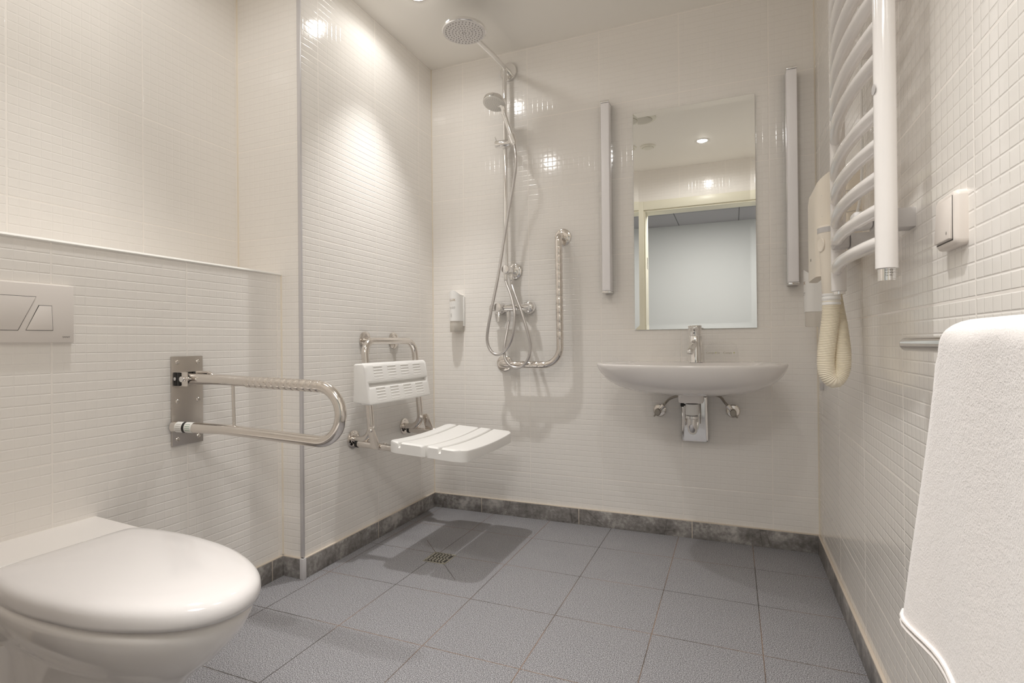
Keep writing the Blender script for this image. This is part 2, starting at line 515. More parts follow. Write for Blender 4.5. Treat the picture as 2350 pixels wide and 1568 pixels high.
# ------------------------------------------------------------------ FLOOR DRAIN
dr = thing('floor_drain', 'square slotted metal drain set in the shower floor', 'drain', (DX, DY, 0))
bm = B()
for lo, hi in (((-.05, -.05), (.05, -.043)), ((-.05, .043), (.05, .05)), ((-.05, -.043), (-.043, .043)), ((.043, -.043), (.05, .043))):
    box(bm, (DX+lo[0], DY+lo[1], -0.004), (DX+hi[0], DY+hi[1], 0.0012), 0.0004)
obj('drain_rim', bm, M['drainmetal'], dr)
bm = B(); box(bm, (DX-.0425, DY-.0425, 0.0002), (DX+.0425, DY+.0425, 0.0006)); plabel(obj('drain_well', bm, M['dark'], dr), 'dark opening under the grate')
bm = B()
xs = [-.0425 + .085*i/6 for i in range(7)]
for i, x in enumerate(xs):
    box(bm, (DX+x-(.0042 if 0 < i < 6 else 0), DY-.0425, 0.0006), (DX+x+(.0042 if i < 6 else 0), DY+.0425, 0.0018), 0.0003)
for y in (-.0425, -.004, .0365):
    box(bm, (DX-.0425, DY+y, 0.0006), (DX+.0425, DY+y+.007, 0.0018), 0.0003)
obj('grate', bm, M['drainmetal'], dr)

# ------------------------------------------------------------------ TOILET
YT = -1.8105
SK = 0.0437   # the pan stands very slightly askew
def skew(x): return -SK*max(0.0, x-.16)
half = [(.196, .085), (.198, .112), (.203, .126), (.214, .134), (.235, .140), (.262, .144), (.30, .149), (.345, .1525), (.40, .1525), (.45, .149), (.50, .1435), (.55, .134), (.60, .118), (.64, .101), (.67, .084), (.695, .063), (.711, .041), (.7195, .020)]
def lid_outline():
    R = [(x, -b) for x, b in half]; L = [(x, b) for x, b in half[::-1]]
    pts = R + [(.7225, 0.0)] + L
    # resample smoothly
    sm = spline([(p[0], p[1], 0) for p in pts], 3)
    return [(p.x, p.y) for p in sm]
LO = lid_outline(); LC = (.42, 0.0)
def ring(outl, k, z, dx=0.0):
    return [V((LC[0]+(x-LC[0])*k+dx, YT+y*k+skew(LC[0]+(x-LC[0])*k), z)) for x, y in outl]
toilet = thing('toilet', 'white toilet with closed lid on the left wall', 'toilet', (XC, YT, 0))
bm = B()
loft(bm, [ring(LO, .965, .4175), ring(LO, .99, .4190), ring(LO, 1.0, .427), ring(LO, 1.002, .434), ring(LO, .996, .4415), ring(LO, .982, .4475), ring(LO, .955, .4525), ring(LO, .90, .4568), ring(LO, .78, .4600), ring(LO, .55, .462), ring(LO, .25, .463)])
obj('lid', bm, M['lid'], toilet, angle=60)
bm = B(); loft(bm, [ring(LO, .82, .4105), ring(LO, .87, .412), ring(LO, .87, .418), ring(LO, .82, .4195)]); obj('seat_ring', bm, M['plastic'], toilet)
# bowl with rear deck: rings carry on to the wall
def bowl_ring(z, wf, xf, wr, crease=0.0, nn=22):
    """front x = xf, half width wf at x=.33, half width wr at the wall"""
    pts = []
    def hw(x):
        if x < 0.235:
            d = wr*(1-.10*(x-XC)/(0.17-XC)) if x < .17 else wr*.90
            t = max(0, min(1, (x-.165)/(.235-.165))); t = t*t*(3-2*t)
            return d + (wf*.965-d)*t
        t = (x-0.235)/(xf-0.235)
        return wf*(0.965+.035*min(1, t/.2))*(max(0.0, 1-max(0, (t-.22)/.78)**2.3))**.5
    xs = [XC + (0.16-XC)*i/4 for i in range(4)] + [.16+.075*i/6 for i in range(6)] + [.235 + (xf-.235)*(1-(1-i/nn)**1.8) for i in range(nn+1)]
    A = [V((x, YT-hw(x)+skew(x), z)) for x in xs]; Bq = [V((x, YT+hw(x)+skew(x), z)) for x in xs[-2::-1]]
    return A + Bq
spec = [(.405, .176, .722, .205), (.411, .174, .718, .204)]
bm = B()
prof = [(.06, .074, .43, .100), (.14, .076, .455, .100), (.20, .080, .505, .102), (.25, .084, .555, .105), (.285, .090, .590, .112), (.300, .096, .612, .120), (.306, .101, .620, .125), (.325, .111, .645, .142), (.350, .127, .671, .168), (.375, .1395, .694, .197), (.395, .1475, .7055, .220), (.404, .149, .7075, .2255), (.409, .1475, .706, .2265), (.4125, .143, .701, .224)]
rings = [bowl_ring(*p) for p in prof]
loft(bm, rings)
obj('bowl', bm, M['ceramic'], toilet, angle=50)
bm = B(); prism(bm, rrect(XC, YT-.112, .20, YT+.112, .018), 'z', 0.0, .30); obj('pedestal', bm, M['ceramic'], toilet)
for s in (-1, 1):
    bm = B(); lathe(bm, [(.011, 0), (.011, .036), (.009, .038)], (.150, YT+s*.075-.018, .424), (0, 1, 0), 16); obj('hinge', bm, M['plastic'], toilet)

# ------------------------------------------------------------------ FLUSH PLATE
fp = thing('flush_plate', 'white dual flush plate on the tiled box above the toilet', 'flush plate', (XC, -1.80, 0.947))
bm = B(); box(bm, (XC-.002, -1.945, .876), (XC+.0115, -1.641, 1.0195), 0.002, 2); obj('plate', bm, M['plate'], fp)
bm = B()
q = [(-1.915, .906), (-1.7585, .906), (-1.7225, .987), (-1.915, .987)]
def grow(poly, d):
    c = V((sum(p[0] for p in poly)/len(poly), sum(p[1] for p in poly)/len(poly)))
    return [(p[0]+d*(1 if p[0] > c.x else -1), p[1]+d*(1 if p[1] > c.y else -1)) for p in poly]
q2 = [(-1.742, .9065), (-1.688, .9065), (-1.690, .9665), (-1.7155, .9665)]
for poly in (q, q2): prism(bm, grow(poly, .0011), 'x', XC+.0112, XC+.0118)
plabel(obj('button_gap', bm, M['dark'], fp), 'thin dark joint round the buttons')
bm = B(); prism(bm, q, 'x', XC+.0112, XC+.0132, .0006); obj('large_button', bm, M['plate'], fp)
bm = B(); prism(bm, q2, 'x', XC+.0112, XC+.0132, .0006); obj('small_button', bm, M['plate'], fp)
bm = B(); lettering(bm, 'SANIT', .0062, (XC+.0116, -1.6668, .8880), (0, 1, 0), (0, 0, 1)); obj('lettering', bm, M['ink'], fp)

# ------------------------------------------------------------------ FOLDING SUPPORT RAIL
YG = -1.332
gr = thing('fold_down_grab_rail', 'steel fold-down support rail on a rectangular wall plate beside the toilet', 'grab rail', (XC, YG, .56))
bm = B(); box(bm, (XC, -1.3790, .5605), (XC+.007, -1.2765, .833), .0012); obj('wall_plate', bm, M['brushed'], gr)
for y in (-1.362, -1.2935):
    for z in (.815, .695, .580):
        bm = B(); lathe(bm, [(.0065, 0), (.0065, .0015), (.005, .003), (.0015, .0032)], (XC+.007, y, z), (1, 0, 0), 16)
        box(bm, (XC+.0098, y-.0045, z-.0007), (XC+.0104, y+.0045, z+.0007)); obj('screw', bm, M['steel'], gr)
bm = B()   # hinge bracket: two cheeks, spacer and bolt
box(bm, (XC+.007, -1.3705, .743), (XC+.062, -1.3675, .786), .001)
box(bm, (XC+.007, -1.2975, .743), (XC+.062, -1.2945, .786), .001)
box(bm, (XC+.007, -1.3675, .743), (XC+.010, -1.2975, .786))
obj('hinge_bracket', bm, M['steel'], gr)
for y0, y1 in ((-1.3670, -1.350), (-1.3140, -1.298)):
    bm = B(); box(bm, (XC+.012, y0, .746), (XC+.040, y1, .784), .001); plabel(obj('bearing_block', bm, M['black'], gr), 'black bearing block')
for x0 in (.008, .0215):
    bm = B(); box(bm, (XC+x0, -1.3745, .744), (XC+x0+.012, -1.3706, .785), .0008); plabel(obj('bearing_block', bm, M['black'], gr), 'black bearing block')
bm = B(); lathe(bm, [(.005, 0), (.005, .0012), (.003, .0016)], (XC+.0135, -1.3745, .765), (0, -1, 0), 14); obj('rivet', bm, M['greyplastic'], gr)
bm = B(); lathe(bm, [(.0085, 0), (.0085, .007), (.006, .011), (.006, .085), (.0085, .088), (.0085, .094), (.003, .098)], (XC+.048, -1.380, .765), (0, 1, 0), 18); obj('pivot_bolt', bm, M['chrome'], gr)
RT = .0158
zt, zl = .7615, .6135
arc = []
up0, lo0 = V((XC+.03, YG-.012, .7645)), V((XC+.006, YG-.044, .6205))
lo1 = V((.07, YG, .6145))
def lop(t): return lo0.lerp(lo1, t)
xe, zc = .430, .6755
rr = .0755
path = [up0, V((.06, YG, .7625))]
for k in range(25):
    a = radians(90-180*k/24); path.append(V((xe+rr*cos(a), YG, zc+rr*sin(a))))
path += [lo1, lo0]
bm = B(); tube(bm, path, RT, 20); obj('rail_tube', bm, M['steel'], gr)
for i in range(12):   # grip rings pressed along the upper tube
    bm = B()
    x = .165+i*.0228; z = up0.z + (zc+rr-up0.z)*(x-up0.x)/(xe-up0.x)
    tube(bm, [(x, YG, z), (x+.003, YG, z), (x+.017, YG, z-.0004), (x+.020, YG, z-.0004)], [RT+.0002, RT+.0011, RT+.0011, RT+.0002], 20)
    obj('grip_ring', bm, M['steel'], gr)
bm = B(); tube(bm, [(.108, YG, .752), (.112, YG, .610)], .0048, 12); obj('strut', bm, M['steel'], gr)
bm = B(); tube(bm, [lop(.10), lop(.42)], RT+.0005, 20); obj('sticker', bm, M['sticker'], gr)
bm = B(); tube(bm, [lop(.235), lop(.280)], RT+.0012, 20); plabel(obj('rubber_band', bm, M['black'], gr), 'black rubber ring')
dl = (lo1-lo0).normalized(); nl = dl.cross(V((0, 0, 1))).normalized(); ul = nl.cross(dl)
for t0, mt in ((.115, M['ink']), (.30, M['greenprint'])):
    for i in range(4):
        a = radians(-25+i*22); o_ = (nl*cos(a)+ul*sin(a))*(RT+.0006)
        bm = B(); tube(bm, [lop(t0)+o_, lop(t0+.095)+o_], .0006, 6); obj('sticker_print', bm, mt, gr)
bm = B(); tube(bm, [(XC+.052, YG, .783), (XC+.10, YG, .785), (XC+.115, YG, .781), (XC+.12, YG, .776)], .004, 10); obj('release_catch', bm, M['steel'], gr)

# ------------------------------------------------------------------ SHOWER SEAT
YS = -.478
ss = thing('shower_bench', 'white fold-down shower seat with backrest on a steel tube frame', 'seat', (0, YS, .46))
ya, yb = YS-.182, YS+.196
def wall_rosette(bm, y, z, r=.038):
    lathe(bm, [(r, 0), (r, .004), (r-.004, .0065), (.019, .007), (.019, .010)], (0, y, z), (1, 0, 0), 28)
    for a in (90, 210, 330):
        lathe(bm, [(.0045, 0), (.0038, .0018), (.001, .002)], (.0065, y+.028*cos(radians(a)), z+.028*sin(radians(a))), (1, 0, 0), 10)
bm = B()
fr = fillet([(.004, ya, .468), (.098, ya, .468), (.060, ya, .880), (.060, yb, .880), (.098, yb, .468), (.004, yb, .468)], [0, .055, .062, .062, .055, 0], 10)
tube(bm, fr, .0152, 18); obj('back_frame', bm, M['steel'], ss)
for y, z in ((ya, .467), (yb, .467), (YS-.098, .883), (YS+.112, .883)):
    bm = B(); wall_rosette(bm, y, z)
    if z > .8: tube(bm, [(.006, y, z-.002), (.060, y, z-.003)], .011, 14)
    obj('wall_flange', bm, M['steel'], ss)
def seat_z(x): return .4765 - (x-.215)*.055
for s, y in ((-1, ya-.004), (1, yb+.004)):
    bm = B(); tube(bm, [(.030, y, .452), (.50, y, .4285)], .0145, 16); obj('seat_arm', bm, M['steel'], ss)
    bm = B()
    pl = [(.112, .442), (.150, .436), (.146, .47), (.128, .512), (.1245, .523), (.113, .530), (.099, .526), (.094, .514), (.099, .49)]
    yo = y+s*.0165
    prism(bm, pl, 'y', min(yo, yo+s*.005), max(yo, yo+s*.005), .0008)
    lathe(bm, [(.0075, 0), (.0075, .004), (.005, .006)], (.110, yo+s*.005, .513), (0, s, 0), 14)
    obj('hinge_plate', bm, M['steel'], ss)
    bm = B(); lathe(bm, [(.0172, 0), (.0172, .010)], (.022, y, .4525), (1, 0, -.05), 20); plabel(obj('end_stop', bm, M['black'], ss), 'black rubber stop')
    bm = B(); lathe(bm, [(.007, 0), (.007, .006), (.004, .009)], (.165, y, .455), (0, 0, 1), 12); obj('bolt', bm, M['steel'], ss)
# two seat planks, each with a drain groove; saddle curve across the width
HWS = .243
def plank(x0, x1, outer):
    bm = B(); rings = []
    ns = 40
    for i in range(ns+1):
        t = -1+2*i/ns
        t = (abs(t)**.75)*(1 if t >= 0 else -1)
        y = YS + t*HWS
        e = HWS-abs(t*HWS)
        ro, ri = .042, .012
        def inset(r): return r-sqrt(max(0, r*r-(r-e)**2)) if e < r else 0.0
        a = x0+inset(ro if outer < 0 else ri); b = x1-inset(ro if outer > 0 else ri)
        c = .011*(t*t)-.002
        er = .006 if e > .006 else max(.0005, e)
        drop = 0.006-sqrt(max(0, .006**2-(.006-min(e, .006))**2))
        m_ = (x0+x1)/2; gw = .009 if outer < 0 else .009
        gx = x0+.060 if outer < 0 else x0+.062
        def Zt(x): return seat_z(x)+c-drop
        zb = lambda x: .4375-(x-.215)*.058+c*.35
        g = .017
        rings.append([V((a, y, zb(a))), V((a, y, Zt(a)-.006)), V((a+.002, y, Zt(a)-.002)), V((a+.006, y, Zt(a))),
                      V((gx-gw, y, Zt(gx-gw))), V((gx-gw*.7, y, Zt(gx)-.003)), V((gx-gw*.55, y, Zt(gx)-g)), V((gx+gw*.55, y, Zt(gx)-g)), V((gx+gw*.7, y, Zt(gx)-.003)), V((gx+gw, y, Zt(gx+gw))),
                      V((b-.006, y, Zt(b))), V((b-.002, y, Zt(b)-.002)), V((b, y, Zt(b)-.006)), V((b, y, zb(b)))])
    loft(bm, rings)
    return bm
obj('seat_plank', plank(.212, .3835, -1), M['plastic'], ss, angle=30)
obj('seat_plank', plank(.3900, .556, 1), M['plastic'], ss, angle=30)
for x, y in ((.50, YS-.05), (.47, YS+.1), (.385, YS-.215), (.30, YS-.05)):
    pass
for x, y in ((.52, YS-.10), (.52, YS+.10), (.387, YS-.2)):
    bm = B(); lathe(bm, [(.005, 0), (.005, .006)], (x, y, .4375-(x-.215)*.058-.006), (0, 0, 1), 10)
    obj('foot_stud', bm, M['black'], ss)
# backrest: hollow shell with two planks in front
yl, yr = YS-.232, YS+.236
def lean(z): return .128-(z-.617)*.17
bm = B()
prism(bm, rrect(.044, .623, .096, .786, .012, 4), 'y', yl, yr, .005, 3)
for y0, y1 in ((yl-.001, yl+.016), (yr-.016, yr+.001)):
    prism(bm, [(.042, .626), (.118, .620), (.1215, .640), (.1035, .772), (.094, .7865), (.048, .7845)], 'y', y0, y1, .006, 3)
for z0, z1 in ((.706, .7885), (.618, .6955)):
    poly = [(.080, z0), (lean(z0)-.004, z0), (lean(z0), z0+.004), (lean(z1), z1-.010), (lean(z1)-.010, z1), (.080, z1)]
    prism(bm, poly, 'y', yl+.001, yr-.001, .0055, 3)
    for i in range(4):
        yc_ = yl+.085+i*.0985
        for k in range(5):
            zz = z0+.0165+k*.0125
            tube(bm, [(lean(zz)-.0018, yc_-.030, zz), (lean(zz)-.0018, yc_+.030, zz)], .0028, 8)
obj('backrest', bm, M['plastic'], ss, angle=30)

# ------------------------------------------------------------------ SHOWER COLUMN
PX, PY = .4485, -.050
sh = thing('overhead_shower', 'chrome shower column with round overhead head on the back wall', 'shower', (PX, 0, 1.2))
bm = B(); tube(bm, [(PX, PY, 1.232), (PX, PY, 2.215)], .0108, 18); obj('riser_pole', bm, M['chrome'], sh)
bm = B(); lathe(bm, [(.044, 0), (.044, .010), (.042, .013), (.014, .0135), (.014, .03)], (PX+.003, 0, 2.226), (0, -1, 0), 36); obj('wall_flange', bm, M['chrome'], sh)
ARM = [(PX+.004, -.012, 2.226), (PX+.003, -.20, 2.218), (PX-.012, -.43, 2.212)]
bm = B(); tube(bm, ARM, .0112, 18); lathe(bm, [(.0135, 0), (.0135, .02)], (PX, PY, 2.200), (0, 0, 1), 20); obj('shower_arm', bm, M['chrome'], sh)
HC = V((.4325, -.450, 2.192))
bm = B(); lathe(bm, [(.020, .024), (.022, .019), (.080, .017), (.0925, .013), (.0945, .008), (.0945, .002), (.0920, 0), (.090, -.0005)], HC, (0, 0, 1), 56, capa=True, capb=False)
hd = obj('overhead_head', bm, M['chrome'], sh)
bm = B(); lathe(bm, [(.0905, 0), (.090, -.0012), (.06, -.002), (.02, -.0022)], HC, (0, 0, 1), 56); obj('spray_plate', bm, M['spray'], hd)
bm = B()
for r, k in ((.008, 6), (.022, 12), (.036, 18), (.050, 24), (.064, 28), (.078, 34)):
    for i in range(k):
        a = 2*pi*i/k+r*30
        lathe(bm, [(.0022, 0), (.0016, -.0022)], HC+V((r*cos(a), r*sin(a), -.0018)), (0, 0, 1), 8)
nzl = obj('nozzle', bm, M['nozzle'], hd); nzl['kind'] = 'stuff'
bm = B()   # slider with its clamp knob
lathe(bm, [(.0165, 0), (.0185, .002), (.0185, .070), (.016, .078)], (PX-.042, PY-.020, 1.846), (1, 0, -.04), 24)
tube(bm, [(PX-.038, PY-.022, 1.862), (PX-.043, PY-.024, 1.882)], .0030, 8)
lathe(bm, [(.0165, 0), (.0165, .034)], (PX, PY, 1.829), (0, 0, 1), 22)
sl = obj('slider', bm, M['chrome'], sh)
HB = V((PX+.066, PY-.066, 1.842)); HT = V((.4810, -.137, 1.957))
hdir = (HT-HB).normalized()
bm = B(); lathe(bm, [(.0155, -.022), (.0190, .018)], HB, hdir, 22); tube(bm, [(PX+.01, PY-.014, 1.844), HB-hdir*.004], .009, 12); obj('handset_cradle', bm, M['chrome'], sl)
bm = B()   # diverter
lathe(bm, [(.040, 0), (.040, .006), (.034, .012), (.020, .014)], (.4735, 0, 1.2235), (0, -1, 0), 34); obj('diverter_flange', bm, M['chrome'], sh)
bm = B(); lathe(bm, [(.016, .005), (.018, .020), (.0185, .070), (.0175, .074)], (.4700, 0, 1.2225), (-.08, -1, 0.01), 26)
tube(bm, [(PX, PY, 1.20), (PX, PY, 1.245)], .016, 20)
for x, y in ((.4585, -.083), (.4785, -.060)):
    lathe(bm, [(.0085, 0), (.0100, .003), (.0100, .022), (.009, .026), (.009, .036)], (x, y, 1.168), (0, 0, 1), 16)
obj('diverter_body', bm, M['chrome'], sh)
bm = B(); lathe(bm, [(.0195, 0), (.0215, .002), (.0215, .022), (.0195, .025), (.018, .0255)], (.4640, -.074, 1.2235), (-.08, -1, 0.01), 28); obj('diverter_knob', bm, M['chrome'], sh)

# hand shower with its hose
hs = thing('hand_shower', 'chrome hand shower with grey spray face and long metal hose', 'hand shower', tuple(HB))
bm = B(); tube(bm, [HB-hdir*.030, HB, HB+hdir*.07, HT], [.0095, .0115, .0112, .0135], 18); obj('handle', bm, M['chrome'], hs)
HN = V((-.08, -.30, -.95)).normalized()
HH = V((.4420, -.165, 2.003))
bm = B(); lathe(bm, [(.018, -.030), (.045, -.026), (.0545, -.016), (.0555, -.006), (.0545, 0), (.050, .001)], HH, HN, 40, capb=False)
tube(bm, spline([HT, HH-HN*.004+V((.036, .022, -.016)), HH-HN*.014+V((.012, .012, 0))], 5), [.0135]*4+[.015]*4+[.019]*3, 16)
hh_ = obj('handset_head', bm, M['chrome'], hs)
bm = B(); lathe(bm, [(.0535, -.004), (.0535, .002), (.050, .004), (.02, .005)], HH, HN, 40); plabel(obj('spray_face', bm, M['sprayw'], hh_), 'pale grey spray face')
bm = B(); u_, w_, d_ = frame(HN)
for r, k in ((.008, 6), (.016, 12), (.024, 16), (.032, 22), (.040, 26)):
    for i in range(k):
        a = 2*pi*i/k+r*55
        lathe(bm, [(.0013, 0), (.0009, .0014)], HH+HN*.0042+u_*(r*cos(a))+w_*(r*sin(a)), HN, 6)
nz2 = obj('nozzle', bm, M['nozzle'], hh_); nz2['kind'] = 'stuff'
HOSE1 = [tuple(HB-hdir*.028), (0.535, -0.128, 1.76), (0.532, -0.122, 1.70), (0.51, -0.105, 1.614), (0.481, -0.098, 1.492), (0.448, -0.1, 1.305), (0.425, -0.115, 1.156), (0.4, -0.13, 1.019), (0.376, -0.125, 0.904), (0.38, -0.12, 0.851), (0.403, -0.12, 0.819), (0.431, -0.12, 0.811), (0.465, -0.12, 0.827), (0.495, -0.125, 0.864), (0.516, -0.13, 0.922), (0.523, -0.13, 0.995), (0.513, -0.12, 1.047), (0.493, -0.105, 1.101), (0.469, -0.09, 1.146), (0.4585, -0.083, 1.172)]
bm = B(); tube(bm, spline(HOSE1, 6), .0072, 12); obj('hose', bm, M['hose'], hs)

# mixer with connecting hose
mx = thing('shower_mixer', 'chrome wall mixer tap below the shower column with looped hose', 'tap', (.47, 0, 1.04))
for x in (.3925, .5500):
    bm = B(); lathe(bm, [(.033, 0), (.033, .010), (.030, .022), (.022, .030), (.012, .033)], (x, 0, 1.0405), (0, -1, 0), 30); obj('rosette', bm, M['chrome'], mx)
bm = B(); lathe(bm, [(.0165, 0), (.0185, .003), (.0185, .085), (.0170, .088), (.0165, .20), (.0150, .204)], (.3655, -.062, 1.0385), (1, 0, 0), 26)
for x in (.3925, .5500): tube(bm, [(x, -.03, 1.0395), (x, -.062, 1.0395)], .014, 16)
lathe(bm, [(.0085, 0), (.0098, .003), (.0098, .024), (.0105, .028), (.0105, .05)], (.4640, -.062, .972), (0, 0, 1), 16)
obj('mixer_body', bm, M['chrome'], mx)
bm = B(); lathe(bm, [(.019, .0), (.0215, .004), (.0215, .040), (.0195, .043), (.010, .044)], (.4285, -.072, 1.0395), (-.05, -1, 0), 28)
hk = obj('handle', bm, M['chrome'], mx)
bm = B(); tube(bm, [(.4280, -.102, 1.030), (.4290, -.106, 1.005), (.4300, -.111, .968)], [.006, .0066, .0072], 12, sx=.7); obj('lever', bm, M['chrome'], hk)
HOSE2 = [(0.4785, -0.060, 1.170), (0.482, -0.064, 1.155), (0.504, -0.085, 1.114), (0.54, -0.105, 1.037), (0.57, -0.11, 0.953), (0.585, -0.105, 0.891), (0.59, -0.1, 0.849), (0.583, -0.1, 0.802), (0.56, -0.1, 0.764), (0.524, -0.1, 0.747), (0.488, -0.1, 0.755), (0.461, -0.1, 0.785), (0.452, -0.095, 0.829), (0.455, -0.09, 0.871), (0.460, -0.072, 0.930), (0.464, -0.062, 0.975)]
bm = B(); tube(bm, spline(HOSE2, 6), .0072, 12); obj('connecting_hose', bm, M['hose'], mx)

# ------------------------------------------------------------------ L-SHAPED GRAB BAR
gb = thing('angled_grab_bar', 'polished steel L-shaped grab bar right of the shower column', 'grab bar', (.726, 0, .76))
GP = fillet([(.726, -.004, 1.373), (.724, -.070, 1.373), (.728, -.070, .7585), (.413, -.070, .7610), (.413, -.004, .7640)], [0, .034, .085, .034, 0], 10)
bm = B(); tube(bm, GP, .0165, 20); obj('bar', bm, M['steel'], gb)
def grip(p, d):
    bm = B(); p = V(p); d = V(d).normalized()
    tube(bm, [p, p+d*.002, p+d*.030, p+d*.032], [.0165, .0172, .0172, .0165], 20)
    obj('grip_sleeve', bm, M['steel'], gb)
for i in range(11): grip((.7255+i*.0002, -.070, 1.318-i*.0405), (0, 0, -1))
for i in range(5): grip((.475+i*.038, -.070, .7605), (1, 0, 0))
for x, z, rot in ((.726, 1.3735, 90), (.4130, .7640, -60)):
    bm = B(); lathe(bm, [(.0405, -.002), (.0405, .003), (.036, .006), (.019, .0068)], (x, 0, z), (0, -1, 0), 32)
    for k in range(3):
        a = radians(rot+120*k); lathe(bm, [(.005, 0), (.0042, .002), (.001, .0024)], (x+.029*cos(a), -.006, z+.029*sin(a)), (0, -1, 0), 12)
    obj('wall_flange', bm, M['steel'], gb)

# ------------------------------------------------------------------ SOAP DISPENSERS
def dispenser(name, label, base, facing, group):
    """built facing -Y at the origin, rotated to the wall; base = wall point at its foot"""
    t = thing(name, label, 'soap dispenser', base, group)
    rot = Matrix.Rotation(facing, 4, 'Z')
    Mw = Matrix.Translation(base) @ rot
    def put(nm, bmx, m):
        bmesh.ops.transform(bmx, matrix=Mw, verts=bmx.verts[:])
        return obj(nm, bmx, m, t)
    hw, dp = .0310, .072
    def sec(k=1.0, fr=1.0):
        pts = [(hw*k, 0), (hw*k, -dp*.55*fr)]
        for i in range(1, 12):
            a = pi*i/12; pts.append((hw*k*cos(a), -dp*.55*fr-dp*.45*fr*sin(a)))
        return pts + [(-hw*k, -dp*.55*fr), (-hw*k, 0)]
    S = sec()
    bmx = B()
    # body: front lower, arched crown
    rings = []
    for z, k in ((.056, 1.0), (.060, 1.0), (.190, 1.0)):
        rings.append([V((x*k, y*k, z)) for x, y in S])
    top = []
    for x, y in S:
        top.append(V((x, y, .190+.020*(1-(x/hw)**2)+.004*(-y/dp))))
    rings.append(top)
    loft(bmx, rings); put('body', bmx, M['plastic'])
    bmx = B(); box(bmx, (-hw-.006, -.012, .03), (hw+.006, 0, .185), .003); put('wall_mount', bmx, M['plastic'])
    bmx = B(); S2 = sec(.93, .95)
    loft(bmx, [[V((x*.96, y*.96, .0)) for x, y in S2], [V((x, y, .004)) for x, y in S2], [V((x, y, .0565)) for x, y in S2]]); put('pump', bmx, M['frost'])
    # print, wrapped on the curved front
    def wrapped(text, size, zz, m, align='CENTER', right=(1, 0, 0), up=(0, 0, 1), x0=0.0):
        b2 = B(); lettering(b2, text, size, (x0, 0, zz), right, up, 0, align)
        for v in b2.verts:
            x = max(-hw*.98, min(hw*.98, v.co.x))
            v.co.y = -dp*.55-dp*.45*sqrt(1-(x/hw)**2)-.0006
        return b2
    put('logo', wrapped('LUX', .0170, .158, M['gold']), M['gold'])
    b3 = B()
    for i, zz in enumerate((.148, .142, .136)):
        t2 = wrapped(('s k i n', 'c a r e', 'h a i r')[i], .006, zz, M['ink']); add(b3, t2)
    put('soft_print', b3, M['greyplastic'])
    b3 = B(); add(b3, wrapped('hair & body', .0066, .125, M['ink'])); put('small_print', b3, M['ink'])
    b3 = B(); add(b3, wrapped('wash 300 ml', .0055, .118, M['ink'])); put('small_print', b3, M['ink'])
    b3 = B(); add(b3, wrapped('care', .011, .085, M['ink'], 'CENTER', (0, 0, 1), (-1, 0, 0), -.004))
    put('small_print', b3, M['ink'])
    return t
sd = dispenser('soap_dispenser', 'white wall soap dispenser between the shower seat corner and the shower hose', (.1560, 0, .925), radians(0), 'wall soap dispensers')
sd2 = dispenser('soap_dispenser', 'white wall soap dispenser half hidden behind the hairdryer hose', (W, -.205, .915), radians(-90), 'wall soap dispensers')

# ------------------------------------------------------------------ MIRROR
mi = thing('wall_mirror', 'large frameless mirror on the wall above the washbasin', 'mirror', (1.318, 0, .92))
mx0, mx1, mz0, mz1 = 1.0665, 1.5740, .9205, 1.9085
bm = B(); box(bm, (mx0, -.0050, mz0), (mx1, 0, mz1)); obj('backing', bm, M['glassedge'], mi)
bm = B(); bw, bd = .021, .0009
o4 = [V((mx0, -.0062-bd, mz0)), V((mx1, -.0062-bd, mz0)), V((mx1, -.0062-bd, mz1)), V((mx0, -.0062-bd, mz1))]
i4 = [V((mx0+bw, -.0062, mz0+bw)), V((mx1-bw, -.0062, mz0+bw)), V((mx1-bw, -.0062, mz1-bw)), V((mx0+bw, -.0062, mz1-bw))]
b4 = [V((p.x, -.0050, p.z)) for p in o4]
vo = [bm.verts.new(p) for p in o4]; vi = [bm.verts.new(p) for p in i4]; vb = [bm.verts.new(p) for p in b4]
bm.faces.new(vi)
for i in range(4):
    j = (i+1) % 4
    bm.faces.new((vo[i], vo[j], vi[j], vi[i])); bm.faces.new((vb[i], vb[j], vo[j], vo[i]))
bm.faces.new(vb[::-1])
obj('glass', bm, M['mirror'], mi, angle=1)

# ------------------------------------------------------------------ WALL LIGHT BARS
def light_bar(label, x0, x1, group):
    t = thing('wall_light', label, 'lamp', ((x0+x1)/2, 0, 1.09), group)
    bm = B(); box(bm, (x0+.004, -.030, 1.094), (x1-.004, 0, 1.963)); obj('housing', bm, M['greyplastic'], t)
    bm = B(); box(bm, (x0, -.066, 1.098), (x1, -.024, 1.959), .004, 3); obj('diffuser', bm, M['diffuser'], t)
    for z0, z1 in ((1.0895, 1.0985), (1.9585, 1.9675)):
        bm = B(); box(bm, (x0-.001, -.068, z0), (x1+.001, 0, z1), .0015); obj('end_cap', bm, M['chrome'], t)
    bm = B(); box(bm, (x1-.0015, -.030, 1.0985), (x1+.0015, 0, 1.9585)); box(bm, (x0-.0015, -.030, 1.0985), (x0+.0015, 0, 1.9585)); obj('side_strip', bm, M['chrome'], t)
light_bar('white vertical light bar left of the mirror', .9300, .9680, 'mirror light bars')
light_bar('white vertical light bar right of the mirror', 1.6890, 1.7270, 'mirror light bars')

